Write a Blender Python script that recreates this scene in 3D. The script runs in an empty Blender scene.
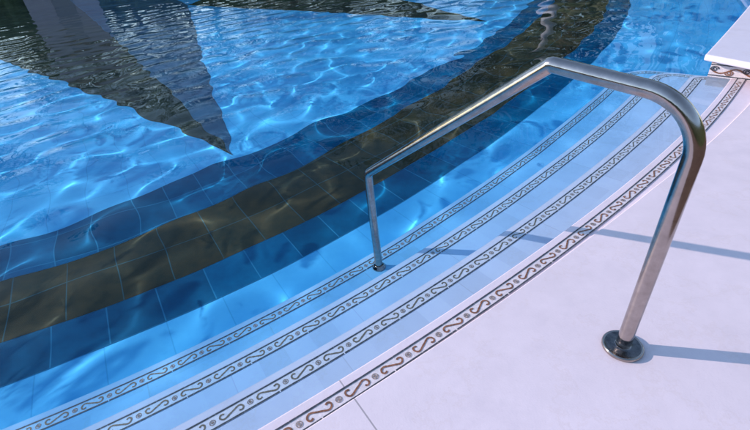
import bpy, bmesh, math, random
import numpy as np
from mathutils import Vector, Matrix

random.seed(7)
rng = np.random.default_rng(11)
scene = bpy.context.scene
COL = scene.collection
PI = math.pi
R = math.radians

# ------------------------------------------------------------------ helpers
CX, CY = -7.336, 13.312          # centre of the round pool (metres)
WATER_Z = -0.025
FLOOR_Z = -0.875


def pol(r, deg, z=0.0):
    a = R(deg)
    return (CX + r * math.cos(a), CY + r * math.sin(a), z)


def loc(r, deg, z=0.0):
    """the same, in coordinates centred on the pool"""
    a = R(deg)
    return (r * math.cos(a), r * math.sin(a), z)


def link(name, verts, faces, mats, parent=None, smooth=False, fmats=None, at=(0, 0, 0)):
    me = bpy.data.meshes.new(name)
    me.from_pydata([tuple(v) for v in verts], [], faces)
    if not isinstance(mats, (list, tuple)):
        mats = [mats]
    for m in mats:
        me.materials.append(m)
    if fmats:
        me.polygons.foreach_set('material_index', fmats)
    if smooth:
        me.polygons.foreach_set('use_smooth', [True] * len(me.polygons))
    me.update()
    o = bpy.data.objects.new(name, me)
    COL.objects.link(o)
    o.location = at
    if parent is not None:
        o.parent = parent
    return o


def tag(o, label=None, cat=None, group=None, kind=None):
    if label:
        o['label'] = label
    if cat:
        o['category'] = cat
    if group:
        o['group'] = group
    if kind:
        o['kind'] = kind
    return o


def empty(name, at=(0, 0, 0)):
    o = bpy.data.objects.new(name, None)
    COL.objects.link(o)
    o.location = at
    o.empty_display_size = 0.1
    return o


class MB:
    def __init__(self):
        self.v, self.f, self.m = [], [], []

    def add(self, verts, faces, mi=0):
        b = len(self.v)
        self.v += [tuple(p) for p in verts]
        self.f += [tuple(b + i for i in f) for f in faces]
        self.m += [mi] * len(faces)

    def build(self, name, mats, parent=None, smooth=False, at=(0, 0, 0)):
        return link(name, self.v, self.f, mats, parent, smooth, self.m, at)


def recalc(o):
    bm = bmesh.new()
    bm.from_mesh(o.data)
    bmesh.ops.recalc_face_normals(bm, faces=bm.faces)
    bm.to_mesh(o.data)
    bm.free()
    return o


def bevel(o, w, seg=2):
    m = o.modifiers.new('bevel', 'BEVEL')
    m.width = w
    m.segments = seg
    m.limit_method = 'ANGLE'
    m.angle_limit = R(50)
    return o


# ------------------------------------------------------------------ materials
def new_mat(name):
    m = bpy.data.materials.new(name)
    m.use_nodes = True
    nt = m.node_tree
    nt.nodes.clear()
    out = nt.nodes.new('ShaderNodeOutputMaterial')
    return m, nt, out


def N(nt, kind, **kw):
    n = nt.nodes.new(kind)
    for k, v in kw.items():
        if k in n.inputs.keys() if False else False:
            pass
        setattr(n, k, v)
    return n


def math_node(nt, op, a, b=None, c=None, clamp=False):
    n = nt.nodes.new('ShaderNodeMath')
    n.operation = op
    n.use_clamp = clamp
    for i, x in enumerate((a, b, c)):
        if x is None:
            continue
        if isinstance(x, (int, float)):
            n.inputs[i].default_value = x
        else:
            nt.links.new(x, n.inputs[i])
    return n.outputs[0]


def mixcol(nt, fac, a, b, blend='MIX'):
    n = nt.nodes.new('ShaderNodeMix')
    n.data_type = 'RGBA'
    n.blend_type = blend
    for sock, x in ((n.inputs[0], fac), (n.inputs[6], a), (n.inputs[7], b)):
        if isinstance(x, (int, float)):
            sock.default_value = x
        elif isinstance(x, (tuple, list)):
            sock.default_value = (*x[:3], 1)
        else:
            nt.links.new(x, sock)
    return n.outputs[2]


def noise(nt, vec, scale, detail=4, rough=0.55):
    n = nt.nodes.new('ShaderNodeTexNoise')
    n.inputs['Scale'].default_value = scale
    n.inputs['Detail'].default_value = detail
    n.inputs['Roughness'].default_value = rough
    if vec is not None:
        nt.links.new(vec, n.inputs['Vector'])
    return n


def ramp(nt, fac, stops):
    n = nt.nodes.new('ShaderNodeValToRGB')
    e = n.color_ramp.elements
    while len(e) < len(stops):
        e.new(0.5)
    for el, (p, c) in zip(e, stops):
        el.position = p
        el.color = (*c, 1) if len(c) == 3 else (c[0], c[0], c[0], 1)
    nt.links.new(fac, n.inputs[0])
    return n.outputs[0]


def principled(nt, out, **kw):
    p = nt.nodes.new('ShaderNodeBsdfPrincipled')
    for k, v in kw.items():
        key = k.replace('_', ' ')
        if isinstance(v, (int, float)):
            p.inputs[key].default_value = v
        elif isinstance(v, (tuple, list)):
            p.inputs[key].default_value = (*v[:3], 1)
        else:
            nt.links.new(v, p.inputs[key])
    nt.links.new(p.outputs[0], out.inputs['Surface'])
    return p


def obj_coord(nt):
    return nt.nodes.new('ShaderNodeTexCoord').outputs['Object']


def polar(nt, co):
    """radius (m) and angle (degrees) round the object's origin"""
    s = nt.nodes.new('ShaderNodeSeparateXYZ')
    nt.links.new(co, s.inputs[0])
    x, y = s.outputs[0], s.outputs[1]
    r = math_node(nt, 'SQRT', math_node(nt, 'ADD', math_node(nt, 'MULTIPLY', x, x), math_node(nt, 'MULTIPLY', y, y)))
    a = math_node(nt, 'MULTIPLY', math_node(nt, 'ARCTAN2', y, x), 180 / PI)
    return r, a


def grout_mask(nt, val, period, offset, half):
    """1 on joint lines of a repeated coordinate; half = half width in the same unit"""
    t = math_node(nt, 'FRACT', math_node(nt, 'DIVIDE', math_node(nt, 'SUBTRACT', val, offset), period))
    d = math_node(nt, 'ABSOLUTE', math_node(nt, 'SUBTRACT', t, 0.5))       # 0.5 on a line
    return math_node(nt, 'GREATER_THAN', d, 0.5 - half / period)


def stone_material(name, base, var, joint_deg=None, rough=0.55, jmix=0.6, wet=False):
    m, nt, out = new_mat(name)
    co = obj_coord(nt)
    n1 = noise(nt, co, 1.3, 5, 0.6)
    n2 = noise(nt, co, 9, 6, 0.65)
    n3 = noise(nt, co, 160, 3, 0.6)
    f = math_node(nt, 'ADD', math_node(nt, 'MULTIPLY', n1.outputs[0], 0.5), math_node(nt, 'MULTIPLY', n2.outputs[0], 0.5))
    lo = tuple(c * (1 - var) for c in base)
    hi = tuple(min(1, c * (1 + var)) for c in base)
    colr = ramp(nt, f, [(0.3, lo), (0.7, hi)])
    # fine grain and a few soft stains
    colr = mixcol(nt, math_node(nt, 'MULTIPLY', math_node(nt, 'GREATER_THAN', n3.outputs[0], 0.66), 0.12), colr, tuple(c * 0.6 for c in base))
    n4 = noise(nt, co, 3.1, 6, 0.7)
    st = ramp(nt, n4.outputs[0], [(0.54, (0,)), (0.74, (1,))])
    colr = mixcol(nt, math_node(nt, 'MULTIPLY', st, 0.30), colr, (base[0] * .70, base[1] * .70, base[2] * .74))
    vn = noise(nt, co, 2.4, 9, 0.72)
    vd = math_node(nt, 'ABSOLUTE', math_node(nt, 'SUBTRACT', vn.outputs[0], 0.5))
    vein = ramp(nt, vd, [(0.0, (1,)), (0.018, (0,))])
    colr = mixcol(nt, math_node(nt, 'MULTIPLY', vein, 0.16), colr, (base[0] * .80, base[1] * .72, base[2] * .60))
    if joint_deg:
        r, a = polar(nt, co)
        per, off = joint_deg
        if wet:
            ti = nt.nodes.new('ShaderNodeCombineXYZ')
            nt.links.new(math_node(nt, 'FLOOR', math_node(nt, 'DIVIDE', math_node(nt, 'SUBTRACT', a, off), per / 5)), ti.inputs[0])
            nt.links.new(math_node(nt, 'FLOOR', math_node(nt, 'DIVIDE', r, 0.13)), ti.inputs[1])
            wn = nt.nodes.new('ShaderNodeTexWhiteNoise')
            nt.links.new(ti.outputs[0], wn.inputs['Vector'])
            colr = mixcol(nt, math_node(nt, 'MULTIPLY', math_node(nt, 'POWER', wn.outputs['Value'], 2.5), 0.30), colr, tuple(c * .72 for c in base))
        w = math_node(nt, 'MULTIPLY', math_node(nt, 'DIVIDE', 180 / PI, r), 0.0022)
        t = math_node(nt, 'FRACT', math_node(nt, 'DIVIDE', math_node(nt, 'SUBTRACT', a, off - per / 2), per))
        d = math_node(nt, 'MULTIPLY', math_node(nt, 'ABSOLUTE', math_node(nt, 'SUBTRACT', t, 0.5)), per)
        j = math_node(nt, 'LESS_THAN', d, w)
        # circular joint far behind the photographer
        j2 = grout_mask(nt, r, 1.6, 14.5 + 1.6, 0.0022)
        j = math_node(nt, 'MAXIMUM', j, math_node(nt, 'MULTIPLY', j2, math_node(nt, 'GREATER_THAN', r, 15.6)))
        colr = mixcol(nt, math_node(nt, 'MULTIPLY', j, jmix), colr, (0.16, 0.15, 0.16))
    b = nt.nodes.new('ShaderNodeBump')
    b.inputs['Strength'].default_value = 0.25
    b.inputs['Distance'].default_value = 0.004
    nt.links.new(math_node(nt, 'ADD', n2.outputs[0], math_node(nt, 'MULTIPLY', n3.outputs[0], 0.35)), b.inputs['Height'])
    p = principled(nt, out, Base_Color=colr, Roughness=rough, Normal=b.outputs[0])
    if wet:
        p.inputs['Specular IOR Level'].default_value = 0.05
    return m


M_DECK = stone_material('white_paving_stone', (0.84, 0.71, 0.75), 0.085, (14.0, -60.12))
M_STEPS = [stone_material('white_step_stone', (0.83, 0.71, 0.765), 0.05, (14.0, -60.12), 0.5),  # lower treads: the blue of deeper water is painted into the white stone
           stone_material('shallow_water_tint_step', (0.63, 0.71, 0.92), 0.06, (2.35, -57.4), 0.5, 0.16, True),
           stone_material('mid_water_tint_step', (0.43, 0.65, 0.93), 0.06, (2.35, -58.9), 0.5, 0.16, True),
           stone_material('deep_water_tint_step', (0.20, 0.56, 0.92), 0.06, (2.35, -57.9), 0.5, 0.16, True)]
M_NOSE = [stone_material('white_nosing_stone', (0.83, 0.71, 0.765), 0.05),  # lighter nosing strips, with the water's depth tint painted in as well
          stone_material('shallow_water_tint_nosing', (0.78, 0.77, 0.93), 0.05, None, 0.5, 0, True),
          stone_material('mid_water_tint_nosing', (0.57, 0.71, 0.94), 0.05, None, 0.5, 0, True),
          stone_material('deep_water_tint_nosing', (0.34, 0.62, 0.93), 0.05, None, 0.5, 0, True)]
M_SLAB = stone_material('white_coping_stone', (0.79, 0.72, 0.79), 0.04)
M_WALL = stone_material('white_render', (0.70, 0.69, 0.76), 0.05)


def tile_material(name, base, dark, grout, dr, r0, da, a0, gw=0.004, mottle=0.5, gmix=0.8):
    m, nt, out = new_mat(name)
    co = obj_coord(nt)
    r, a = polar(nt, co)
    n1 = noise(nt, co, 2.2, 6, 0.65)
    n2 = noise(nt, co, 11, 6, 0.7)
    f = math_node(nt, 'ADD', math_node(nt, 'MULTIPLY', n1.outputs[0], 0.5), math_node(nt, 'MULTIPLY', n2.outputs[0], 0.5))
    c = ramp(nt, f, [(0.36, dark), (0.62, base)])
    # every tile its own shade
    ti = nt.nodes.new('ShaderNodeCombineXYZ')
    nt.links.new(math_node(nt, 'FLOOR', math_node(nt, 'DIVIDE', math_node(nt, 'SUBTRACT', r, r0), dr)), ti.inputs[0])
    nt.links.new(math_node(nt, 'FLOOR', math_node(nt, 'DIVIDE', math_node(nt, 'SUBTRACT', a, a0), da)), ti.inputs[1])
    wn = nt.nodes.new('ShaderNodeTexWhiteNoise')
    nt.links.new(ti.outputs[0], wn.inputs['Vector'])
    v = math_node(nt, 'ADD', math_node(nt, 'MULTIPLY', wn.outputs['Value'], mottle), 1 - mottle / 2)
    vc = nt.nodes.new('ShaderNodeCombineXYZ')
    for i in range(3):
        nt.links.new(v, vc.inputs[i])
    c = mixcol(nt, 1.0, c, vc.outputs[0], 'MULTIPLY')
    j1 = grout_mask(nt, r, dr, r0, gw)
    aw = math_node(nt, 'DIVIDE', gw * 180 / PI, r)
    t = math_node(nt, 'FRACT', math_node(nt, 'DIVIDE', math_node(nt, 'SUBTRACT', a, a0), da))
    d = math_node(nt, 'MULTIPLY', math_node(nt, 'SUBTRACT', 0.5, math_node(nt, 'ABSOLUTE', math_node(nt, 'SUBTRACT', t, 0.5))), da)
    j2 = math_node(nt, 'LESS_THAN', d, aw)
    j = math_node(nt, 'MAXIMUM', j1, j2)
    c = mixcol(nt, math_node(nt, 'MULTIPLY', j, gmix), c, grout)
    p = principled(nt, out, Base_Color=c, Roughness=0.5)
    p.inputs['Specular IOR Level'].default_value = 0.05
    return m


FLOOR_BLUE = (0.09, 0.50, 0.88)
M_FLOOR = tile_material('light_blue_tile', FLOOR_BLUE, (0.07, 0.43, 0.82), (0.02, 0.24, 0.55), 0.30, 13.16, 1.32, -62.10, 0.003, 0.06, 0.35)
M_RING_BLUE = tile_material('deep_blue_tile', (0.003, 0.125, 0.27), (0.002, 0.080, 0.19), (0.03, 0.24, 0.44), 0.29, 13.165, 1.18, -62.10, 0.0035, 0.42, 0.65)
M_RING_BROWN = tile_material('brown_slate_tile', (0.068, 0.058, 0.032), (0.022, 0.035, 0.028), (0.04, 0.16, 0.22), 0.315, 12.885, 1.27, -61.60, 0.0030, 0.45, 0.45)
M_STAR_DARK = tile_material('dark_slate_tile', (0.040, 0.055, 0.046), (0.018, 0.034, 0.034), (0.05, 0.08, 0.1), 0.3, 13.16, 1.4, -62.3, 0.003, 0.2, 0.25)
M_STAR_GREY = tile_material('blue_grey_tile', (0.05, 0.14, 0.24), (0.03, 0.09, 0.18), (0.05, 0.13, 0.24), 0.3, 13.16, 1.4, -62.3, 0.003, 0.2, 0.25)


def tessera(name, base, var=0.3, scale=160):
    m, nt, out = new_mat(name)
    co = obj_coord(nt)
    v = nt.nodes.new('ShaderNodeTexVoronoi')
    v.inputs['Scale'].default_value = scale
    nt.links.new(co, v.inputs['Vector'])
    s = nt.nodes.new('ShaderNodeSeparateColor')
    nt.links.new(v.outputs['Color'], s.inputs[0])
    lo = tuple(c * (1 - var) for c in base)
    hi = tuple(min(1, c * (1 + var)) for c in base)
    c = ramp(nt, s.outputs[0], [(0.0, lo), (1.0, hi)])
    principled(nt, out, Base_Color=c, Roughness=0.45)
    return m


M_TESS_CREAM = tessera('cream_mosaic', (0.76, 0.68, 0.70), 0.10)
M_TESS_GROUND = [M_TESS_CREAM, tessera('shallow_water_tint_mosaic', (0.76, 0.75, 0.86), 0.08),  # submerged grounds take the painted water tint of their treads
                 tessera('mid_water_tint_mosaic', (0.52, 0.68, 0.88), 0.08), tessera('deep_water_tint_mosaic', (0.26, 0.57, 0.87), 0.08)]
M_TESS_DARK = tessera('charcoal_mosaic', (0.055, 0.06, 0.075), 0.4)
M_TESS_RUST = tessera('rust_mosaic', (0.25, 0.105, 0.055), 0.4)
M_TESS_OLIVE = tessera('olive_brown_mosaic', (0.19, 0.15, 0.11), 0.35)
M_TESS_TAN = tessera('tan_mosaic', (0.30, 0.22, 0.19), 0.3)


def steel_material():
    m, nt, out = new_mat('brushed_stainless_steel')
    co = obj_coord(nt)
    n = noise(nt, co, 30, 5, 0.6)
    n2 = noise(nt, co, 420, 2, 0.5)
    rr = ramp(nt, n.outputs[0], [(0.3, (0.09,)), (0.75, (0.19,))])
    b = nt.nodes.new('ShaderNodeBump')
    b.inputs['Strength'].default_value = 0.05
    b.inputs['Distance'].default_value = 0.001
    nt.links.new(n2.outputs[0], b.inputs['Height'])
    c = ramp(nt, n.outputs[0], [(0.3, (0.37, 0.315, 0.285)), (0.7, (0.50, 0.43, 0.39))])
    principled(nt, out, Base_Color=c, Metallic=1.0, Roughness=rr, Normal=b.outputs[0])
    return m


M_STEEL = steel_material()


def water_material():
    m, nt, out = new_mat('pool_water')
    # clear water seen through a polarising filter: the mirror part of the Fresnel split is weakened
    fr = nt.nodes.new('ShaderNodeFresnel')
    fr.inputs['IOR'].default_value = 1.333
    rf = nt.nodes.new('ShaderNodeBsdfRefraction')
    rf.inputs['IOR'].default_value = 1.333
    rf.inputs['Roughness'].default_value = 0.0
    rf.inputs['Color'].default_value = (1.02, 1.12, 1.14, 1)
    gl = nt.nodes.new('ShaderNodeBsdfGlossy')
    gl.inputs['Roughness'].default_value = 0.0
    mx = nt.nodes.new('ShaderNodeMixShader')
    geo = nt.nodes.new('ShaderNodeNewGeometry')
    mirror = math_node(nt, 'MULTIPLY', fr.outputs[0], math_node(nt, 'MULTIPLY_ADD', fr.outputs[0], 1.5, 0.24, clamp=True))
    top = math_node(nt, 'SUBTRACT', 1.0, geo.outputs['Backfacing'])
    nt.links.new(math_node(nt, 'MULTIPLY', mirror, top), mx.inputs[0])
    nt.links.new(rf.outputs[0], mx.inputs[1])
    nt.links.new(gl.outputs[0], mx.inputs[2])
    nt.links.new(mx.outputs[0], out.inputs['Surface'])
    return m


M_WATER = water_material()


def ground_material():
    m, nt, out = new_mat('dry_ground')
    co = obj_coord(nt)
    n = noise(nt, co, 0.35, 8, 0.6)
    c = ramp(nt, n.outputs[0], [(0.35, (0.10, 0.12, 0.05)), (0.65, (0.22, 0.18, 0.12))])
    principled(nt, out, Base_Color=c, Roughness=0.9)
    return m


M_GROUND = ground_material()

# ------------------------------------------------------------------ terrain and deck
def annulus(mb, r0, r1, z, n=180, mi=0):
    vs, fs = [], []
    for i in range(n):
        a = 2 * PI * i / n
        vs += [(r0 * math.cos(a), r0 * math.sin(a), z), (r1 * math.cos(a), r1 * math.sin(a), z)]
    for i in range(n):
        j = (i + 1) % n
        fs.append((2 * i, 2 * i + 1, 2 * j + 1, 2 * j))
    mb.add(vs, fs, mi)


mb = MB()
annulus(mb, 30.0, 700.0, -0.03, 120)
g = mb.build('ground', M_GROUND, at=(CX, CY, 0))
tag(g, kind='structure')


def deck_r(deg):
    """inner edge of the paving; it swings away from the mosaic towards the raised wall"""
    d = ((deg + 180) % 360) - 180
    return float(np.interp(d, [-180, -60, -56, -53.5, -48, -46, -40, 180], [14.479, 14.479, 14.490, 14.503, 14.571, 14.578, 14.5, 14.479]))


mb = MB()
n = 1440
prof = []
for i in range(n):
    d = -180 + 360 * i / n
    rd = deck_r(d)
    ring = [(rd - 0.000, -0.16), (rd, -0.006), (rd + 0.006, 0.0), (15.0, 0.0), (15.52, 0.0), (15.52, -0.2)]
    prof.append([loc(r_, d, z_) for r_, z_ in ring])
vs = [p for ring in prof for p in ring]
k = 6
fs = []
for i in range(n):
    j = (i + 1) % n
    for q in range(k - 1):
        fs.append((i * k + q, i * k + q + 1, j * k + q + 1, j * k + q))
mb.add(vs, fs)
deck = recalc(mb.build('paving', M_DECK, at=(CX, CY, 0)))
tag(deck, kind='structure')

# unseen brown brick paving added all round so the steel post mirrors brown
def brick_material():
    m, nt, out = new_mat('brown_brick')
    co = obj_coord(nt)
    b = nt.nodes.new('ShaderNodeTexBrick')
    b.inputs['Scale'].default_value = 2.2
    b.inputs['Color1'].default_value = (0.17, 0.085, 0.055, 1)
    b.inputs['Color2'].default_value = (0.23, 0.13, 0.085, 1)
    b.inputs['Mortar'].default_value = (0.2, 0.17, 0.15, 1)
    nt.links.new(co, b.inputs['Vector'])
    principled(nt, out, Base_Color=b.outputs['Color'], Roughness=0.8)
    return m


M_BRICK = brick_material()
mb = MB()
annulus(mb, 15.524, 30.2, -0.004, 240)
tag(mb.build('unseen_terrace', M_BRICK, at=(CX, CY, 0)), kind='structure')

# ------------------------------------------------------------------ pool floor
mb = MB()
nr, na = 12, 240
vs = [(0, 0, FLOOR_Z)]
for q in range(1, nr + 1):
    for i in range(na):
        vs.append(loc(14.42 * q / nr, 360 * i / na, FLOOR_Z))
fs = [(0, 1 + i, 1 + (i + 1) % na) for i in range(na)]
for q in range(nr - 1):
    for i in range(na):
        a, b = 1 + q * na, 1 + (q + 1) * na
        j = (i + 1) % na
        fs.append((a + i, b + i, b + j, a + j))
# side wall under the coping
base = 1 + (nr - 1) * na
wv = len(vs)
for i in range(na):
    vs.append(loc(14.42, 360 * i / na, -0.05))
for i in range(na):
    j = (i + 1) % na
    fs.append((base + i, wv + i, wv + j, base + j))
mb.add(vs, fs)
floor = mb.build('pool_floor', M_FLOOR, at=(CX, CY, 0))
tag(floor, kind='structure')


def ring_inlay(rin, rout, mat, z):
    mb = MB()
    n = 720
    vs, fs = [], []
    for i in range(n):
        d = -180 + 360 * i / n
        a = rin(d) if callable(rin) else rin
        b = rout(d) if callable(rout) else rout
        vs += [loc(a, d, z), loc(b, d, z)]
    for i in range(n):
        j = (i + 1) % n
        fs.append((2 * i, 2 * i + 1, 2 * j + 1, 2 * j))
    mb.add(vs, fs)
    return mb.build('ring_inlay', mat, floor)


def ring_c(d):
    # the brown ring grows a little wider towards the raised wall
    t = max(0, min(1, (d + 65) / 22.0)) if -90 < d < 20 else 0
    return 12.36 - 0.30 * t


tag(ring_inlay(12.885, 13.165, M_RING_BLUE, FLOOR_Z + 0.004), 'outer ring of deep blue tiles nearest the steps')
tag(ring_inlay(ring_c, 12.882, M_RING_BROWN, FLOOR_Z + 0.004), 'middle ring of brown slate tiles')
tag(ring_inlay(lambda d: float(np.interp(d, [-180, -66, -62, -59, 180], [11.97, 11.97, 11.86, 11.75, 11.75])), lambda d: ring_c(d) - .003, M_RING_BLUE, FLOOR_Z + 0.004), 'inner ring of deep blue tiles touching the star')


def wpoly(pts, mat, z, label):
    o = link('star_point', [(x - CX, y - CY, z) for x, y in pts], [tuple(range(len(pts)))], mat, floor)
    tag(o, label)
    return o


T1 = (-1.143, 3.40)
T2 = (1.955, 6.70)
JN = (-4.05, 12.15)      # where the two points meet
wpoly([T1, (-13.5, 23.5), (-17.6, 18.55)], M_STAR_DARK, FLOOR_Z + 0.004, 'dark slate half of the nearer star point')
wpoly([T1, JN, (-9.3, 23.0), (-13.49, 23.505)], M_STAR_GREY, FLOOR_Z + 0.004, 'blue grey half of the nearer star point')
wpoly([T2, (-0.9, 14.6), (-3.4, 19.0), JN], M_STAR_DARK, FLOOR_Z + 0.004, 'dark slate star point farther from the steps')

# ------------------------------------------------------------------ steps
# nosing path of a step: an arc, a rounded corner, then straight out to the pool edge
def nose_path(rn, end, rad, start=-104.0, rout=14.60, off=0.0):
    """polyline in pool coordinates; off > 0 insets the path towards the deck"""
    pts = []
    rn = rn + off
    rr = max(0.02, rad - off)
    endoff = math.degrees(off / 14.0)
    e = end - endoff
    # centre of the rounding
    rc = rn + rr
    dth = math.degrees(math.asin(rr / rc))
    ac = e - dth
    n = 260
    for i in range(n + 1):
        pts.append(loc(rn, start + (ac - start) * i / n)[:2])
    c = loc(rc, ac)[:2]
    a0 = R(ac + 180)
    m = 14
    for i in range(1, m + 1):
        a = a0 - (PI / 2) * i / m            # turn from -radial to +angular
        pts.append((c[0] + rr * math.cos(a), c[1] + rr * math.sin(a)))
    last = pts[-1]
    ur = (math.cos(R(ac)), math.sin(R(ac)))
    L = rout - math.hypot(*last)
    for i in range(1, 13):
        pts.append((last[0] + ur[0] * L * i / 12, last[1] + ur[1] * L * i / 12))
    return pts


steps = empty('pool_steps', (CX, CY, 0))
tag(steps, 'flight of white curved underwater steps edged with scroll mosaic borders', 'pool steps')


def ribbon(mb, pts, w, z, mi, jit=0.0, closed=False):
    """flat ribbon along a polyline"""
    n = len(pts)
    vs, fs = [], []
    for i in range(n):
        p = pts[i]
        if closed:
            a, b = pts[i - 1], pts[(i + 1) % n]
        else:
            a, b = pts[max(0, i - 1)], pts[min(n - 1, i + 1)]
        tx, ty = b[0] - a[0], b[1] - a[1]
        l = math.hypot(tx, ty) or 1
        nx, ny = -ty / l, tx / l
        ww = w * (1 + jit * (random.random() - .5))
        vs += [(p[0] + nx * ww / 2, p[1] + ny * ww / 2, z), (p[0] - nx * ww / 2, p[1] - ny * ww / 2, z)]
    for i in range(n if closed else n - 1):
        j = (i + 1) % n
        fs.append((2 * i, 2 * i + 1, 2 * j + 1, 2 * j))
    mb.add(vs, fs, mi)


def resample(pts, step):
    d = [0.0]
    for a, b in zip(pts, pts[1:]):
        d.append(d[-1] + math.hypot(b[0] - a[0], b[1] - a[1]))
    out, L, i, s = [], d[-1], 0, 0.0
    while s < L:
        while i < len(d) - 2 and d[i + 1] < s:
            i += 1
        t = (s - d[i]) / max(1e-9, d[i + 1] - d[i])
        a, b = pts[i], pts[i + 1]
        l = math.hypot(b[0] - a[0], b[1] - a[1]) or 1
        out.append((a[0] + (b[0] - a[0]) * t, a[1] + (b[1] - a[1]) * t, (b[0] - a[0]) / l, (b[1] - a[1]) / l))
        s += step
    return out


SCROLL = [(-.024, -.0065), (-.0305, -.0098), (-.0375, -.0075), (-.0400, -.001), (-.0365, .006), (-.029, .0098), (-.020, .0085),
          (-.010, .0040), (0, 0), (.010, -.0040), (.020, -.0085), (.029, -.0098), (.0365, -.006), (.0400, .001), (.0375, .0075), (.0305, .0098), (.024, .0065)]
S_PITCH = 0.1297


def border(path, parent, z, s0, rust, ground, line_w=0.0055):
    mb = MB()
    fine = [(p[0], p[1]) for p in resample(path, 0.02)]
    ribbon(mb, fine, 0.0545, z + 0.002, 0)
    # the two dark lines, laid in short tesserae with hairline gaps
    for side in (-1, 1):
        rs = resample(path, 0.0215)
        seg = [(p[0] - p[3] * side * 0.0236, p[1] + p[2] * side * 0.0236) for p in rs]
        for i in range(len(seg) - 1):
            a, b = seg[i], seg[i + 1]
            t0, t1 = 0.0, (0.80 if i % 12 == 5 and side == -1 else random.choice((0.96, 0.985, 1.0, 1.0)))
            A = (a[0] + (b[0] - a[0]) * t0, a[1] + (b[1] - a[1]) * t0)
            B = (a[0] + (b[0] - a[0]) * t1, a[1] + (b[1] - a[1]) * t1)
            ribbon(mb, [A, B], line_w * random.uniform(.9, 1.12), z + 0.0035, 1)
    # scrolls and rosettes
    rs = resample(path, S_PITCH / 26)
    k = int(s0 * 26)
    flip = 1
    while k + 13 < len(rs):
        x, y, tx, ty = rs[k]
        wob = random.uniform(.93, 1.07)
        pts = [(x + tx * u - ty * v * flip * wob * 1.12, y + ty * u + tx * v * flip * wob * 1.12) for u, v in SCROLL]
        # smooth by subdividing
        sm = []
        for i in range(len(pts) - 1):
            p0, p1, p2, p3 = pts[max(0, i - 1)], pts[i], pts[i + 1], pts[min(len(pts) - 1, i + 2)]
            for t in (0, .33, .66):
                f = lambda a, b, c, d: 0.5 * (2 * b + (c - a) * t + (2 * a - 5 * b + 4 * c - d) * t * t + (3 * b - a - 3 * c + d) * t ** 3)
                sm.append((f(p0[0], p1[0], p2[0], p3[0]), f(p0[1], p1[1], p2[1], p3[1])))
        sm.append(pts[-1])
        ribbon(mb, sm, 0.0060, z + 0.0035, 2, 0.35)
        if k + 13 < len(rs):
            x, y, tx, ty = rs[k + 13]
            for rad, w in ((.0092, .0030), (.0030, .0040)):
                ringp = [(x + rad * math.cos(2 * PI * q / 10 + .3), y + rad * math.sin(2 * PI * q / 10 + .3)) for q in range(10)]
                ribbon(mb, ringp, w, z + 0.0035, 3, 0.3, True)
        k += 26
        flip = -flip
    return mb.build('mosaic_border', [ground, M_TESS_DARK, M_TESS_RUST if rust else M_TESS_OLIVE, M_TESS_TAN], parent)


#            nosing   band  top z   end    round  s0
STEPS = [(14.386, 14.447, -0.020, -40.0, 0.03, 0.55, 'top step at the paving with a rust brown scroll border'),
         (14.117, 14.178, -0.235, -45.15, 0.10, 0.30, 'second step with its border just below the surface'),
         (13.823, 13.884, -0.450, -44.25, 0.20, 0.75, 'third step, a pale blue looking tread'),
         (13.537, 13.598, -0.660, -43.35, 0.28, 0.15, 'lowest step next to the light blue floor')]
for i, (rn, rb, zt, end, rad, s0, lab) in enumerate(STEPS):
    outer = 14.62
    path = nose_path(rn, end, rad, rout=outer)
    mb = MB()
    zb = FLOOR_Z - 0.05
    start = -104.0
    top = list(path)
    a_end = math.degrees(math.atan2(path[-1][1], path[-1][0]))
    back = [loc(outer + .001, a_end + (start - a_end) * q / 220)[:2] for q in range(0, 221)]
    # strip between nosing and back, matched by count
    n = len(top)
    backm = [loc(outer + .001, start + (a_end - start) * min(1.0, q / (n - 1)))[:2] for q in range(n)]
    # match by angle so that quads stay tidy
    backm = []
    for p in top:
        a = math.degrees(math.atan2(p[1], p[0]))
        backm.append(loc(outer + .001, min(a, a_end))[:2])
    chw = 0.006
    vs, fs = [], []
    for q in range(n):
        p = top[q]
        a, b = top[max(0, q - 1)], top[min(n - 1, q + 1)]
        tx, ty = b[0] - a[0], b[1] - a[1]
        l = math.hypot(tx, ty) or 1
        nx_, ny_ = ty / l, -tx / l          # towards the deck
        vs += [(backm[q][0], backm[q][1], zt), (p[0] + nx_ * chw, p[1] + ny_ * chw, zt), (p[0] + nx_ * chw * .3, p[1] + ny_ * chw * .3, zt - chw * .3), (p[0], p[1], zt - chw), (p[0], p[1], zb)]
    for q in range(n - 1):
        for s in range(4):
            fs.append((q * 5 + s, q * 5 + s + 1, (q + 1) * 5 + s + 1, (q + 1) * 5 + s))
    mb.add(vs, fs)
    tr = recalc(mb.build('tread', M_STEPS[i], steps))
    tag(tr, lab)
    bp = nose_path(rn, end, rad, rout=outer, off=rb - rn)
    if i == 0:
        bp = [p for p in bp if math.degrees(math.atan2(p[1], p[0])) < -45.9]
    if i:
        nb = MB()
        ribbon(nb, nose_path(rn, end, rad, rout=outer, off=0.0195), 0.026, zt + 0.0016, 0)
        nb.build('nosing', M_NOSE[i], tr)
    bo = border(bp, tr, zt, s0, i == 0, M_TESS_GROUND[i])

# ------------------------------------------------------------------ raised wall at the end of the steps
wall = empty('raised_wall', (CX, CY, 0))
tag(wall, 'low raised white stone wall with overhanging slab and scroll mosaic frieze at end of steps', 'wall')


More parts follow.
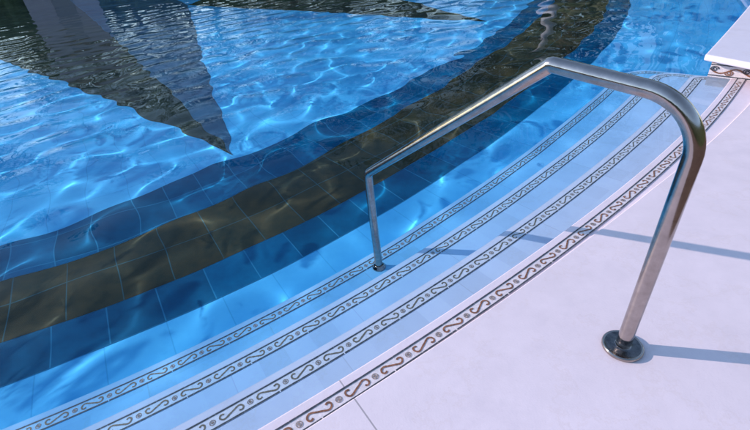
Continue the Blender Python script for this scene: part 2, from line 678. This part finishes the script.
def arc_block(a0, a1, a0o, r0f, r1, z0, z1, n=60):
    """block between two radii; its front runs from angle a0 (inner) to a0o (outer)"""
    vs, fs = [], []
    m = 10
    grid = []
    for i in range(n + 1):
        t = i / n
        row = []
        for q in range(m + 1):
            s = q / m
            st = a0 + (a0o - a0) * s
            d = st + (a1 - st) * t
            r_ = r0f(d) + (r1 - r0f(d)) * s
            row.append(loc(r_, d)[:2])
        grid.append(row)
    for z in (z1, z0):
        for row in grid:
            vs += [(x, y, z) for x, y in row]
    W = m + 1
    off = (n + 1) * W
    for i in range(n):
        for q in range(m):
            a = i * W + q
            fs.append((a, a + 1, a + W + 1, a + W))
            fs.append((off + a, off + a + W, off + a + W + 1, off + a + 1))
    for i in range(n):
        for q in (0, m):
            a, b = i * W + q, (i + 1) * W + q
            fs.append((a, b, off + b, off + a))
    for q in range(m):
        for i in (0, n):
            a, b = i * W + q, i * W + q + 1
            fs.append((a, b, off + b, off + a))
    return vs, fs


mb = MB()
mb.add(*arc_block(-46.02, -8.0, -46.30, lambda d: 14.245 + 0.0019 * min(12, max(0, d + 46.3)) ** 2, 15.65, FLOOR_Z - .03, 0.102))
o = recalc(mb.build('wall_body', M_WALL, wall))
mb = MB()
mb.add(*arc_block(-46.36, -8.0, -49.0, lambda d: 14.200 + 0.0019 * min(12, max(0, d + 46.3)) ** 2, 15.78, 0.1025, 0.147))
o = recalc(mb.build('coping_slab', M_SLAB, wall))
bevel(o, 0.012, 3)

# frieze on the face that looks along the steps and on the pool side
def frieze(parent):
    mb = MB()
    # front face line from inner to outer corner, a hair proud of the wall
    p0 = loc(14.245, -46.02)
    p1 = loc(15.65, -46.30)
    L = math.hypot(p1[0] - p0[0], p1[1] - p0[1])
    ux, uy = (p1[0] - p0[0]) / L, (p1[1] - p0[1]) / L
    nx_, ny_ = uy, -ux
    if nx_ * math.sin(R(-46)) - ny_ * math.cos(R(-46)) < 0:
        nx_, ny_ = -nx_, -ny_

    def P(u, z, lift):
        return (p0[0] + ux * u + nx_ * lift, p0[1] + uy * u + ny_ * lift, z)
    mb.add([P(0, -.04, .003), P(L, -.04, .003), P(L, .096, .003), P(0, .096, .003)], [(0, 1, 2, 3)], 0)

    def line(uv, w, mi, lift=.005):
        n = len(uv)
        vs, fs = [], []
        for i in range(n):
            a, b = uv[max(0, i - 1)], uv[min(n - 1, i + 1)]
            tx, ty = b[0] - a[0], b[1] - a[1]
            l = math.hypot(tx, ty) or 1
            ww = w * random.uniform(.85, 1.15)
            vs += [P(uv[i][0] - ty / l * ww / 2, uv[i][1] + tx / l * ww / 2, lift), P(uv[i][0] + ty / l * ww / 2, uv[i][1] - tx / l * ww / 2, lift)]
        for i in range(n - 1):
            fs.append((2 * i, 2 * i + 1, 2 * i + 3, 2 * i + 2))
        mb.add(vs, fs, mi)
    for z, w, mi in ((.076, .006, 2), (.063, .007, 1), (-.012, .008, 1)):
        line([(L * i / 90, z + random.uniform(-.0007, .0007)) for i in range(91)], w, mi)
    # running scroll: a wavy stem with a spiral in each bay
    zc, amp, per = 0.024, 0.018, 0.19
    line([(i * .006, zc + amp * math.sin(2 * PI * i * .006 / per + 2.6)) for i in range(int(L / .006))], .010, 2)
    q = 0
    u = 0.028
    while u < L - .05:
        up = 1 if math.sin(2 * PI * u / per + 2.6) < 0 else -1
        c = (u, zc + up * 0.010)
        sp = []
        for i in range(26):
            a = i * .45 + (0 if up > 0 else PI)
            rr = .023 * (1 - i / 30)
            sp.append((c[0] + rr * 1.2 * math.cos(a), c[1] + rr * math.sin(a) * .85))
        line(sp, .0065, 2 if q % 2 else 1, .0065)
        u += per / 2
        q += 1
    return mb.build('mosaic_frieze', [M_TESS_CREAM, M_TESS_DARK, M_TESS_RUST, M_TESS_TAN], parent)


frieze(wall)

# ------------------------------------------------------------------ handrail
RB = 0.0207                                  # tube radius
BX, BY = 0.704, 0.8244                       # foot on the paving
EX, EY = -0.59524, 0.80355                   # plan direction towards the pool
rail_root = empty('handrail', (BX, BY, 0))
tag(rail_root, 'brushed stainless steel pool handrail with bent tube, from white paving into the water', 'handrail')


def fillet(path, radii, seg=14):
    out = [path[0]]
    for i in range(1, len(path) - 1):
        p, a, b = np.array(path[i]), np.array(path[i - 1]), np.array(path[i + 1])
        u = (a - p) / np.linalg.norm(a - p)
        v = (b - p) / np.linalg.norm(b - p)
        ang = math.acos(max(-1, min(1, float(u @ v))))
        r_ = radii[i]
        t = r_ / math.tan(ang / 2)
        c = p + (u + v) / np.linalg.norm(u + v) * (r_ / math.sin(ang / 2))
        s, e = p + u * t, p + v * t
        a0 = math.atan2(*(s - c)[::-1])
        a1 = math.atan2(*(e - c)[::-1])
        d = (a1 - a0 + PI) % (2 * PI) - PI
        for q in range(seg + 1):
            a_ = a0 + d * q / seg
            out.append((float(c[0] + r_ * math.cos(a_)), float(c[1] + r_ * math.sin(a_))))
    out.append(path[-1])
    return out


def tube(path2, rad, sides=40, cap=True):
    """tube along a path in the vertical plane of the rail (e, z)"""
    # densify straights
    P = []
    for a, b in zip(path2, path2[1:]):
        n = max(1, int(math.hypot(b[0] - a[0], b[1] - a[1]) / 0.05))
        for q in range(n):
            P.append((a[0] + (b[0] - a[0]) * q / n, a[1] + (b[1] - a[1]) * q / n))
    P.append(path2[-1])
    vs, fs = [], []
    side = Vector((-EY, EX, 0))
    for i, p in enumerate(P):
        a, b = P[max(0, i - 1)], P[min(len(P) - 1, i + 1)]
        te, tz = b[0] - a[0], b[1] - a[1]
        l = math.hypot(te, tz)
        te, tz = te / l, tz / l
        nn = Vector((EX * -tz, EY * -tz, te))
        c = Vector((EX * p[0], EY * p[0], p[1]))
        for q in range(sides):
            an = 2 * PI * q / sides
            vs.append(c + side * (rad * math.cos(an)) + nn * (rad * math.sin(an)))
    for i in range(len(P) - 1):
        for q in range(sides):
            r_ = (q + 1) % sides
            fs.append((i * sides + q, i * sides + r_, (i + 1) * sides + r_, (i + 1) * sides + q))
    if cap:
        fs.append(tuple(range(sides)))
        fs.append(tuple(range((len(P) - 1) * sides, len(P) * sides)))
    return vs, fs


RAIL = [(0, 0.0), (-0.012, 0.767), (0.352, 0.797), (1.2015, 0.176), (1.2017, -0.660)]
rp = fillet(RAIL, [0, 0.135, 0.022, 0.05, 0])
o = recalc(link('rail_tube', *tube(rp, RB), M_STEEL, rail_root, smooth=True))


def lathe(profile, n=56):
    vs, fs = [], []
    for r_, z in profile:
        for q in range(n):
            a = 2 * PI * q / n
            vs.append((r_ * math.cos(a), r_ * math.sin(a), z))
    for i in range(len(profile) - 1):
        for q in range(n):
            r2 = (q + 1) % n
            fs.append((i * n + q, i * n + r2, (i + 1) * n + r2, (i + 1) * n + q))
    return vs, fs


mdt, ntd, outd = new_mat('dark_steel')  # darker, uneven steel for the flat top of the flange
nd = noise(ntd, obj_coord(ntd), 60, 5, 0.65)
principled(ntd, outd, Base_Color=ramp(ntd, nd.outputs[0], [(0.3, (.09, .09, .095)), (0.7, (.24, .23, .235))]), Metallic=1.0,
           Roughness=ramp(ntd, nd.outputs[0], [(0.3, (.18,)), (0.7, (.4,))]))
M_DARK_STEEL = mdt
flange = [(0.0565, 0.0005), (0.0578, 0.004), (0.0572, 0.010), (0.0548, 0.0130), (0.0525, 0.0128), (0.0500, 0.0116),
          (0.040, 0.0116), (0.030, 0.0120), (0.0250, 0.0128), (0.0225, 0.0140), (RB + .0001, 0.0145)]
mb = MB()
lv, lf = lathe(flange)
mb.add(lv, lf)
mb.m = [1 if 5 * 56 <= i < 9 * 56 else 0 for i in range(len(lf))]
o = recalc(mb.build('base_flange', [M_STEEL, M_DARK_STEEL], rail_root, True))
foot = [(0.036, 0.0), (0.0362, 0.006), (0.034, 0.010), (0.028, 0.013), (0.026, 0.024), (RB + .0002, 0.026)]
o2 = recalc(link('base_flange', *lathe(foot), M_STEEL, rail_root, smooth=True, at=(EX * 1.2017, EY * 1.2017, -0.660)))
tag(o2, 'underwater foot flange on the lowest step')

# ------------------------------------------------------------------ unseen surroundings, put in for their reflections in the water and the steel
def leaf_material(name, a, b):
    m, nt, out = new_mat(name)
    oi = nt.nodes.new('ShaderNodeTexNoise')
    oi.inputs['Scale'].default_value = 1.7
    nt.links.new(obj_coord(nt), oi.inputs['Vector'])
    c = ramp(nt, oi.outputs[0], [(0.35, a), (0.65, b)])
    principled(nt, out, Base_Color=c, Roughness=0.6)
    return m


M_LEAF = leaf_material('dark_leaves', (0.030, 0.055, 0.020), (0.075, 0.11, 0.04))
mbk, ntk, outk = new_mat('bark')
nk = noise(ntk, obj_coord(ntk), 9, 5)
principled(ntk, outk, Base_Color=ramp(ntk, nk.outputs[0], [(0.3, (.07, .05, .035)), (0.7, (.16, .12, .09))]), Roughness=0.9)
M_BARK = mbk


def limb(mb, a, b, r0, r1, n=9):
    a, b = Vector(a), Vector(b)
    d = (b - a).normalized()
    u = d.orthogonal().normalized()
    v = d.cross(u)
    vs, fs = [], []
    for p, r_ in ((a, r0), ((a + b) / 2 + u * .04, (r0 + r1) / 2), (b, r1)):
        for q in range(n):
            t = 2 * PI * q / n
            vs.append(p + u * r_ * math.cos(t) + v * r_ * math.sin(t))
    for i in range(2):
        for q in range(n):
            q2 = (q + 1) % n
            fs.append((i * n + q, i * n + q2, (i + 1) * n + q2, (i + 1) * n + q))
    mb.add(vs, fs)


def make_unseen_tree(height, spread, seed):  # tall unseen trees, added to keep bright sky out of the water's reflections
    rnd = random.Random(seed)
    root = empty('tree')
    t = MB()
    limb(t, (0, 0, -.1), (rnd.uniform(-.2, .2), rnd.uniform(-.2, .2), height * .45), .20, .12)
    tips = []
    for i in range(17):
        a = rnd.uniform(0, 2 * PI)
        z0 = height * rnd.uniform(.06, .5)
        e = (math.cos(a) * spread * rnd.uniform(.35, .8), math.sin(a) * spread * rnd.uniform(.35, .8), max(z0 + .5, height * rnd.uniform(.14, .92)))
        limb(t, (0, 0, z0), e, .07, .02, 6)
        tips.append(e)
    t.build('trunk', M_BARK, root, True)
    c = MB()
    for e in tips + [(0, 0, height * .9), (0, 0, height * .7)]:
        R0 = spread * rnd.uniform(.34, .52)
        for _ in range(150):
            d = Vector((rnd.gauss(0, 1), rnd.gauss(0, 1), rnd.gauss(0, .8))).normalized() * R0 * rnd.uniform(.45, 1) ** .5
            p = Vector(e) + d
            p.z = max(p.z, .7)
            s_ = rnd.uniform(.10, .24)
            u = Vector((rnd.gauss(0, 1), rnd.gauss(0, 1), rnd.gauss(0, 1))).normalized()
            v = u.orthogonal().normalized()
            c.add([p - u * s_, p + v * s_ * .5, p + u * s_, p - v * s_ * .5], [(0, 1, 2, 3)])
    c.build('crown', M_LEAF, root)
    return root


def copy_thing(o):
    r_ = o.copy()
    COL.objects.link(r_)
    for ch in o.children:
        k_ = ch.copy()
        COL.objects.link(k_)
        k_.parent = r_
    return r_


# small white garden house on the far bank
gh = empty('garden_house', pol(16.35, 121.0, 0))
gh.rotation_euler.z = R(121.0 - 90)
tag(gh, 'small pale garden house with a tiled hip roof mirrored in the dark star point', 'garden house')


M_DOOR = stone_material('grey_painted_door', (0.22, 0.22, 0.26), 0.1)
M_GREYWALL = stone_material('lilac_grey_render', (0.34, 0.31, 0.36), 0.1)


def boxes(name, lst, mat, parent):
    mb_ = MB()
    for (x0, x1, y0, y1, z0, z1) in lst:
        vs_ = [(x, y, z) for z in (z0, z1) for x, y in ((x0, y0), (x1, y0), (x1, y1), (x0, y1))]
        mb_.add(vs_, [(0, 3, 2, 1), (4, 5, 6, 7), (0, 1, 5, 4), (1, 2, 6, 5), (2, 3, 7, 6), (3, 0, 4, 7)])
    return mb_.build(name, mat, parent)


boxes('wall', [(-1.7, -.5, -.12, 0, 0, 3.9), (.5, 1.7, -.12, 0, 0, 3.9), (-.5, .5, -.12, 0, 2.3, 3.9), (-1.7, -1.58, .002, 2.4, 0, 3.9),
               (1.58, 1.7, .002, 2.4, 0, 3.9), (-1.578, 1.578, 2.28, 2.4, 0, 3.9)], M_GREYWALL, gh)
boxes('door', [(-.498, .498, -.09, -.04, .02, 2.298)], M_DOOR, gh)
rv = [(-1.95, -.35, 3.905), (1.95, -.35, 3.905), (1.95, 2.65, 3.905), (-1.95, 2.65, 3.905), (-.5, 1.15, 4.9), (.5, 1.15, 4.9)]
link('roof', rv, [(0, 1, 5, 4), (1, 2, 5), (2, 3, 4, 5), (3, 0, 4), (3, 2, 1, 0)], M_BRICK, gh)

# unseen hedge added to darken reflections: leaves all over an uneven core
def make_unseen_hedge(r0, A0, A1, k, leaves, seed, label):
    hb = MB()
    rh = random.Random(seed)
    NH = int((A1 - A0) * 1.35)
    sec = [(-.45, -.05), (-.50, .7), (-.52, 1.6), (-.40, 2.25), (0, 2.45), (.40, 2.25), (.5, 1.2), (.45, -.05)]
    sec = [(x, z * k) for x, z in sec]
    hv, hf = [], []
    for i in range(NH + 1):
        d = A0 + (A1 - A0) * i / NH
        for (dr, z) in sec:
            r_ = r0 + dr * (1 + .18 * math.sin(d * 2.1) + rh.uniform(-.12, .12))
            hv.append(pol(r_, d, z * (1 + .04 * math.sin(d * 1.3)) + (rh.uniform(-.08, .08) if z > 0 else 0)))
    K = len(sec)
    for i in range(NH):
        for q in range(K - 1):
            hf.append((i * K + q, i * K + q + 1, (i + 1) * K + q + 1, (i + 1) * K + q))
    hb.add(hv, hf)
    for _ in range(leaves):
        d = rh.uniform(A0, A1)
        q = rh.choice((0, 1, 1, 2, 2, 3, 4))
        t = rh.random()
        dr = sec[q][0] + (sec[q + 1][0] - sec[q][0]) * t
        z = sec[q][1] + (sec[q + 1][1] - sec[q][1]) * t
        p = Vector(pol(r0 + dr * 1.1, d, max(.03, z)))
        u = Vector((rh.gauss(0, 1), rh.gauss(0, 1), rh.gauss(0, 1))).normalized()
        v = u.orthogonal().normalized()
        s_ = rh.uniform(.05, .13)
        hb.add([p - u * s_, p + v * s_ * .6, p + u * s_, p - v * s_ * .6], [(0, 1, 2, 3)])
    return tag(hb.build('hedge', M_LEAF), label, 'hedge')


make_unseen_hedge(17.1, -22, 158, 1.0, 9000, 9, 'unseen clipped dark hedge added to darken the reflections in the top left water')
make_unseen_hedge(24.0, -158, -24, 1.7, 7000, 4, 'unseen tall dark hedge added to mirror a thin dark line in the steel tube')

protos = [make_unseen_tree(11.0, 3.6, 1), make_unseen_tree(13.0, 4.0, 2)]
first = [True, True]
rt = random.Random(5)
for i in range(18):
    d = -14 + i * 10.2
    pi_ = i % 2
    o = protos[pi_] if first[pi_] else copy_thing(protos[pi_])
    first[pi_] = False
    o.location = pol(rt.uniform(19.5, 24), d + rt.uniform(-3, 3), 0)
    o.rotation_euler.z = rt.uniform(0, 6.28)
    sc = rt.uniform(.85, 1.15)
    o.scale = (sc, sc, sc)
    tag(o, 'unseen dark green leafy tree added to darken the reflections in the pool', 'tree', 'unseen trees added beyond the far side of the pool')

cr = math.radians(23.0)
col = empty('white_column', (19.0 * math.sin(cr), 19.0 * math.cos(cr), 0))
tag(col, 'tall pale column whose wavering reflection falls on the brown ring', 'column')
o = link('shaft', *lathe([(0.20, 0.22), (0.205, 1.4), (0.19, 2.8), (0.175, 3.75)], 28), M_WALL, col, True)
mb = MB()
for (hw, z0, z1) in ((.29, 0, .12), (.25, .12, .22), (.22, 3.75, 3.84), (.28, 3.84, 3.98)):
    vs = [(sx * hw, sy * hw, z) for z in (z0, z1) for sx, sy in ((-1, -1), (1, -1), (1, 1), (-1, 1))]
    mb.add(vs, [(0, 3, 2, 1), (4, 5, 6, 7), (0, 1, 5, 4), (1, 2, 6, 5), (2, 3, 7, 6), (3, 0, 4, 7)])
bevel(recalc(mb.build('base_and_capital', M_WALL, col)), .01)

# ------------------------------------------------------------------ water
def make_water():
    # grid in polar rings round the photographer's corner of the pool: dense where the view is close
    az = []
    a = -100.0
    while a < 100.0:
        az.append(a)
        a += 0.24 if abs(a - (-2)) < 50 else 1.0
    az = np.radians(np.array(az))
    rr = [0.35]
    while rr[-1] < 31:
        rr.append(rr[-1] * 1.0042)
    rr = np.array(rr)
    A, RR = np.meshgrid(az, rr)
    X = RR * np.sin(A)
    Y = RR * np.cos(A)
    H = np.zeros_like(X)
    cell = RR * 0.0042
    dist = np.hypot(X - CX, Y - CY)
    edge = np.clip((14.0 - dist) / 2.2, 0, 1)
    calm = 0.075 + 0.925 * edge * edge * (3 - 2 * edge)
    for spec in WAVES:
        lam, slope, dirdeg, ph = spec
        kk = 2 * PI / lam
        fade = np.clip((lam / cell - 4) / 6, 0, 1)
        ph2 = kk * (X * math.cos(R(dirdeg)) + Y * math.sin(R(dirdeg))) + ph
        H += slope / kk * np.sin(ph2) * fade
    H *= calm * (1 - 0.38 * np.clip((RR - 4.5) / 5.0, 0, 1))      # the far water lies calmer
    H = np.clip(H, -0.013, 0.0235)
    nrw, ncl = X.shape
    keep = (dist < 14.75)
    idx = np.arange(nrw * ncl).reshape(nrw, ncl)
    q = np.stack([idx[:-1, :-1], idx[1:, :-1], idx[1:, 1:], idx[:-1, 1:]], -1)
    ok = keep[:-1, :-1] & keep[1:, :-1] & keep[1:, 1:] & keep[:-1, 1:]
    faces = q[ok]
    used = np.unique(faces)
    remap = -np.ones(nrw * ncl, int)
    remap[used] = np.arange(len(used))
    faces = remap[faces][:, ::-1]
    co = np.stack([X.ravel()[used], Y.ravel()[used], H.ravel()[used] + WATER_Z], -1)
    me = bpy.data.meshes.new('water')
    me.vertices.add(len(co))
    me.vertices.foreach_set('co', co.ravel().astype(np.float32))
    nf = len(faces)
    me.loops.add(nf * 4)
    me.loops.foreach_set('vertex_index', faces.ravel().astype(np.int32))
    me.polygons.add(nf)
    me.polygons.foreach_set('loop_start', np.arange(0, nf * 4, 4, dtype=np.int32))
    me.polygons.foreach_set('use_smooth', np.ones(nf, bool))
    me.update(calc_edges=True)
    me.validate()
    me.materials.append(M_WATER)
    o = bpy.data.objects.new('water', me)
    COL.objects.link(o)
    if me.polygons[nf // 2].normal.z < 0:
        me.flip_normals()
    tag(o, kind='structure')
    return o


WAVES = []
for _ in range(56):
    lam = 0.27 * (1.5 / 0.27) ** rng.random()
    s = 0.0162 * math.exp(-((math.log(lam / 0.42)) / 0.45) ** 2) * rng.uniform(.5, 1.4)
    if lam > 0.8:
        s += 0.004
    d = rng.normal(70, 65)
    WAVES.append((lam, s, d, rng.uniform(0, 2 * PI)))
water = make_water()

# refractive caustics: sunlight bent by the waves on to everything under them
water.cycles.is_caustics_caster = True


def receivers(o):
    if o.type == 'MESH':
        o.cycles.is_caustics_receiver = True
    for c in o.children:
        receivers(c)


for o in (floor, steps, wall, rail_root):
    receivers(o)

# ------------------------------------------------------------------ camera
cam = bpy.data.cameras.new('camera')
cam.sensor_width = 36.0
cam.lens = 36.0 * 432.0 / 750.0
cam.clip_start = 0.05
cam.clip_end = 2000
co = bpy.data.objects.new('camera', cam)
COL.objects.link(co)
right = Vector((0.993537683, -0.06328712, -0.09422108))
up = Vector((0.11350274, 0.55397903, 0.82475715))
back = Vector((0.0, -0.83012166, 0.5575823))
mat = Matrix((right, up, back)).transposed().to_4x4()
mat.translation = Vector((0, 0, 1.1395))
co.matrix_world = mat
scene.camera = co

# ------------------------------------------------------------------ light
SUN_EL = math.atan(1 / 2.29)
SUN_TO = Vector((-0.966, 0.258, 0)).normalized()
sun = bpy.data.lights.new('sun', 'SUN')
sun.energy = 2.0
sun.angle = R(0.53)
sun.color = (1.0, 0.865, 0.83)
sun.cycles.is_caustics_light = True
so = bpy.data.objects.new('sun', sun)
COL.objects.link(so)
dvec = Vector((SUN_TO.x * math.cos(SUN_EL), SUN_TO.y * math.cos(SUN_EL), math.sin(SUN_EL)))
so.rotation_euler = dvec.to_track_quat('Z', 'Y').to_euler()
so.location = dvec * 30

w = bpy.data.worlds.new('World')
scene.world = w
w.use_nodes = True
nt = w.node_tree
nt.nodes.clear()
wo = nt.nodes.new('ShaderNodeOutputWorld')
bg = nt.nodes.new('ShaderNodeBackground')
sky = nt.nodes.new('ShaderNodeTexSky')
sky.sky_type = 'NISHITA'
sky.sun_disc = False
sky.sun_elevation = SUN_EL
sky.sun_rotation = math.atan2(SUN_TO.x, SUN_TO.y)
sky.altitude = 0
sky.air_density = 1.0
sky.dust_density = 0.1
sky.ozone_density = 0.9
bg.inputs['Strength'].default_value = 0.15
nt.links.new(sky.outputs[0], bg.inputs[0])
nt.links.new(bg.outputs[0], wo.inputs[0])

scene.view_settings.view_transform = 'Standard'
scene.view_settings.look = 'None'
scene.view_settings.gamma = 1.0
scene.view_settings.exposure = 0.98
scene.view_settings.use_curve_mapping = False
scene.render.engine = 'CYCLES'
cy = scene.cycles
cy.use_denoising = True
cy.max_bounces = 12
cy.transmission_bounces = 8
cy.diffuse_bounces = 3
cy.glossy_bounces = 4
cy.caustics_refractive = True
cy.caustics_reflective = False
cy.blur_glossy = 0.2
cy.sample_clamp_indirect = 6.0
